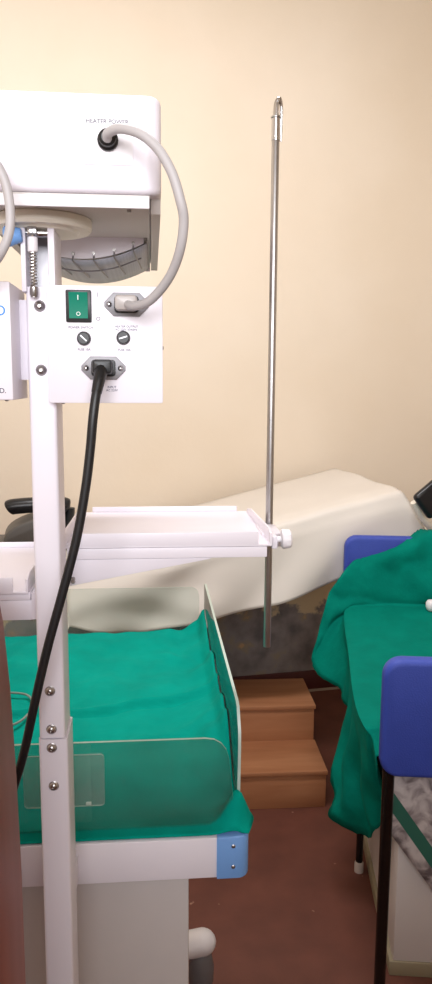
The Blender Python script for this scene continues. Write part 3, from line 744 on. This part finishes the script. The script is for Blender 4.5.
# ------------------------------------------------------------------ wooden step stool
SR = -9.0
def inv(p, rot):
    return Matrix.Rotation(R(-rot), 3, 'Z') @ Vector(p)
a = inv((1.004, 2.449, 0), SR)      # front right foot of the stool
sx, sy = a.x, a.y
st = thing('step_stool', (sx - 0.2, sy + 0.27, 0), SR, 'plain brown wooden two-step stool standing on the floor below the bed', 'step stool')
lo = MB(); lo.box(sx - 0.40, sx - 0.004, sy + 0.006, sy + 0.25, 0.0, 0.132, 0.002); lo.build('lower_step', M['wood'], st)
MB().box(sx - 0.405, sx + 0.001, sy, sy + 0.252, 0.132, 0.150, 0.003).build('lower_tread', M['wood'], st)
MB().box(sx - 0.40, sx - 0.004, sy + 0.252, sy + 0.52, 0.0, 0.282, 0.002).build('upper_step', M['wood'], st)
MB().box(sx - 0.405, sx + 0.001, sy + 0.246, sy + 0.525, 0.282, 0.300, 0.003).build('upper_tread', M['wood'], st)

# ------------------------------------------------------------------ the two blue chairs, mattress, white box and green sheet
CR = -17.0
def make_chair(y_back, facing, x0, x1, zb0, zb1, dep, label):
    """facing = +1: the seat reaches away from the camera; -1: towards it"""
    t = thing('blue_chair', ((x0 + x1) / 2, y_back + facing * 0.25, 0), CR, label, 'chair', 'blue chairs under the green sheet')
    f = facing
    ya, yb = sorted((y_back, y_back + f * 0.045))
    MB().prism(rrect(x0, x1, zb0, zb1, 0.045, 8), 'y', ya, yb, 0.014, 4).build('backrest', M['blue_vinyl'], t)
    ys = sorted((y_back + f * 0.13, y_back + f * (dep - 0.03)))
    MB().prism(rrect(x0 + 0.06, x1 - 0.06, ys[0], ys[1], 0.04, 6), 'z', 0.425, 0.462, 0.012, 3).build('seat', M['blue_vinyl'], t)
    ins = 0.024 if f > 0 else 0.10
    for x in (x0 + ins, x1 - ins):
        yk = y_back + f * 0.022
        MB().cyl((x, yk, 0.012), (x, yk, zb0 + 0.05), 0.0145, seg=18).build('leg', M['black_tube'], t)
        MB().lathe([(0.018, 0), (0.018, 0.02), (0.016, 0.03)], (x, yk, 0), (0, 0, 1), 16).build('rubber_tip', M['rubber_white'], t)
        yf = y_back + f * dep; xf = x + 0.016 * (1 if x < (x0 + x1) / 2 else -1)
        xi = x + 0.06 * (1 if x < (x0 + x1) / 2 else -1)
        MB().tube([(xf, yf, 0.012), (xf, yf, 0.30), (xf, yf, 0.385), (xi, yf - f * 0.03, 0.413), (xi, yf - f * 0.12, 0.413), (xi, y_back + f * 0.17, 0.413)], 0.0115, 14, sub=5).build('leg', M['black_tube'], t)
        MB().lathe([(0.015, 0), (0.015, 0.03), (0.0125, 0.036)], (xf, yf, 0), (0, 0, 1), 16).build('rubber_tip', M['rubber_white'], t)
    for yy in (y_back + f * 0.18, y_back + f * (dep - 0.10)):
        MB().cyl((x0 + ins + 0.06, yy, 0.413), (x1 - ins - 0.06, yy, 0.413), 0.010, seg=12).build('cross_bar', M['black_tube'], t)
    return t
make_chair(1.695, 1, 0.282, 0.71, 0.655, 0.952, 0.578, 'blue vinyl chair seen from behind, nearest the camera at the right edge')
make_chair(2.86, -1, 0.300, 0.72, 0.69, 1.015, 0.36, 'blue vinyl chair at the far end, its back half hidden by green sheet')

# mattress lying across both seats; its mottled ticking hangs down below the near backrest
mt = thing('mattress', (0.53, 2.2, 0.463), CR, 'mottled grey mattress with a green band, showing under the near blue backrest', 'mattress')
MB().box(0.318, 0.78, 1.825, 2.80, 0.464, 0.712, 0.03, 4).build('core', M['marble'], mt)
hang = []
for i in range(31):
    u = i / 30; x = 0.322 + u * 0.40
    zt, zb = 0.655, 0.455 - 1.35 * (x - 0.322) if x < 0.46 else 0.455 - 1.35 * 0.138 - 0.1 * (x - 0.46)
    hang.append([Vector((x, 1.806 - 0.008 * math.sin(3.1 * k / 11) + 0.004 * nz(x * 18, k * 0.3), zt + (zb - zt) * k / 11)) for k in range(12)])
hm = MB(); hm.grid(hang); hm.build('loose_ticking', M['marble'], mt, angle=180, solid=0.003)

wb = thing('storage_box', (0.6, 2.2, 0), CR, 'low white box with beige base standing under the blue chairs', 'box')
MB().box(0.362, 0.66, 1.842, 2.62, 0.042, 0.385, 0.003).build('body', M['white_paint'], wb)
MB().box(0.352, 0.665, 1.838, 2.625, 0.0, 0.042, 0.002).build('base', M['beige_base'], wb)

def big_sheet():
    # each row runs from the right-hand side over the top and down the left side of the mattress
    rows = [
        # over the far backrest
        [(0.80, 2.90, 0.90), (0.72, 2.89, 1.025), (0.62, 2.885, 1.034), (0.575, 2.87, 1.030), (0.49, 2.80, 0.985), (0.39, 2.795, 0.945), (0.33, 2.79, 0.925), (0.275, 2.775, 0.862)],
        [(0.80, 2.84, 0.92), (0.72, 2.83, 1.022), (0.62, 2.815, 1.022), (0.55, 2.785, 0.985), (0.47, 2.775, 0.945), (0.375, 2.77, 0.905), (0.285, 2.755, 0.875), (0.235, 2.745, 0.80)],
        [(0.80, 2.785, 0.86), (0.72, 2.78, 0.88), (0.62, 2.775, 0.88), (0.53, 2.77, 0.87), (0.45, 2.77, 0.85), (0.355, 2.755, 0.845), (0.265, 2.735, 0.80), (0.205, 2.72, 0.69)],
        [(0.80, 2.765, 0.79), (0.72, 2.765, 0.79), (0.62, 2.765, 0.79), (0.53, 2.76, 0.79), (0.43, 2.755, 0.785), (0.335, 2.735, 0.782), (0.245, 2.71, 0.72), (0.172, 2.69, 0.585)],
        [(0.80, 2.75, 0.768), (0.72, 2.752, 0.768), (0.62, 2.752, 0.768), (0.53, 2.748, 0.767), (0.42, 2.744, 0.766), (0.318, 2.722, 0.764), (0.252, 2.70, 0.70), (0.170, 2.675, 0.558)],
        [(0.80, 2.71, 0.762), (0.72, 2.71, 0.764), (0.62, 2.71, 0.764), (0.53, 2.71, 0.764), (0.40, 2.71, 0.763), (0.300, 2.69, 0.755), (0.262, 2.67, 0.66), (0.178, 2.65, 0.545)],
        [(0.80, 2.55, 0.738), (0.72, 2.55, 0.748), (0.62, 2.55, 0.748), (0.53, 2.55, 0.748), (0.40, 2.55, 0.748), (0.292, 2.55, 0.738), (0.288, 2.54, 0.64), (0.252, 2.53, 0.528)],
        [(0.80, 2.35, 0.728), (0.72, 2.35, 0.735), (0.62, 2.35, 0.735), (0.53, 2.35, 0.735), (0.40, 2.35, 0.735), (0.284, 2.35, 0.728), (0.280, 2.35, 0.62), (0.283, 2.35, 0.495)],
        [(0.80, 2.15, 0.722), (0.72, 2.15, 0.728), (0.62, 2.15, 0.728), (0.53, 2.15, 0.728), (0.40, 2.15, 0.728), (0.272, 2.15, 0.720), (0.268, 2.17, 0.56), (0.212, 2.20, 0.297)],
        [(0.80, 2.02, 0.72), (0.72, 2.02, 0.724), (0.62, 2.02, 0.724), (0.53, 2.02, 0.724), (0.40, 2.02, 0.724), (0.266, 2.02, 0.715), (0.262, 2.09, 0.52), (0.250, 2.12, 0.255)],
        [(0.80, 1.92, 0.718), (0.72, 1.92, 0.720), (0.62, 1.92, 0.720), (0.53, 1.92, 0.720), (0.40, 1.92, 0.720), (0.268, 1.92, 0.713), (0.278, 1.98, 0.54), (0.305, 2.02, 0.285)],
        [(0.80, 1.85, 0.716), (0.72, 1.85, 0.718), (0.62, 1.85, 0.718), (0.53, 1.85, 0.718), (0.40, 1.85, 0.718), (0.275, 1.85, 0.711), (0.282, 1.88, 0.56), (0.324, 1.91, 0.38)],
        [(0.80, 1.825, 0.70), (0.72, 1.822, 0.704), (0.62, 1.822, 0.704), (0.53, 1.822, 0.704), (0.40, 1.822, 0.704), (0.290, 1.825, 0.700), (0.290, 1.845, 0.62), (0.316, 1.865, 0.50)],
        [(0.80, 1.775, 0.67), (0.72, 1.772, 0.674), (0.62, 1.772, 0.674), (0.53, 1.772, 0.674), (0.40, 1.772, 0.674), (0.294, 1.772, 0.672), (0.296, 1.785, 0.60), (0.312, 1.80, 0.53)],
    ]
    rows = [[Vector(p) for p in r] for r in rows]
    for k, r in enumerate(rows):
        if k > 3: r.insert(6, r[5] + Vector((-0.007, 0, -0.022)))
        else: r.insert(6, (r[5] + r[6]) / 2)
    rows = [catmull(r, 8) for r in rows]
    cols = [catmull(list(c), 8) for c in zip(*rows)]
    rows = [list(r) for r in zip(*cols)]
    nv = len(rows[0])
    for j, r in enumerate(rows):
        v = j / (len(rows) - 1)
        for i, p in enumerate(r):
            u = i / (nv - 1)
            side = sstep(0.70, 0.9, u)
            p.x += 0.017 * side * math.sin(p.y * 38 + 3 * nz(p.z * 6, 0.2)) * sstep(0.74, 0.4, p.z)
            top = (1 - side) * sstep(0.12, 0.3, v)
            p.z += top * 0.0018 * (nz(p.x * 22, p.y * 22) + 0.6)
            bk = 1 - sstep(0.2, 0.3, v)
            p.y -= bk * 0.034 * abs(nz(p.x * 7 + p.z * 5, p.z * 6, 1.7))
            if i == nv - 1: p.z += 0.006 * nz(j * 0.9, 3.3)
            if j == 0: p.z += 0.006 * nz(i * 0.8, 5.1)
    m = MB(); m.grid(rows)
    o = m.build('green_sheet', M['green_dark'], origin=(0.53, 2.3, 0.72), angle=180, solid=0.002)
    return tag(place(o, CR), 'large green sheet spread over the mattress and blue chairs, hanging down its left side', 'sheet')
big_sheet()
cr = MB()
cr.lathe([(0.004, -0.006), (0.017, -0.004), (0.022, 0.008), (0.022, 0.022), (0.017, 0.032), (0.006, 0.035)], (0.612, 2.70, 0.772), (0, 0, 1), 20)
co = cr.build('cotton_roll', M['white_plastic'], origin=(0.612, 2.70, 0.766), angle=60)
tag(place(co, CR), 'small white rounded roll lying on the green sheet at the right edge', 'cotton roll')

for o in bpy.data.objects:
    if '_o' in o: del o['_o']
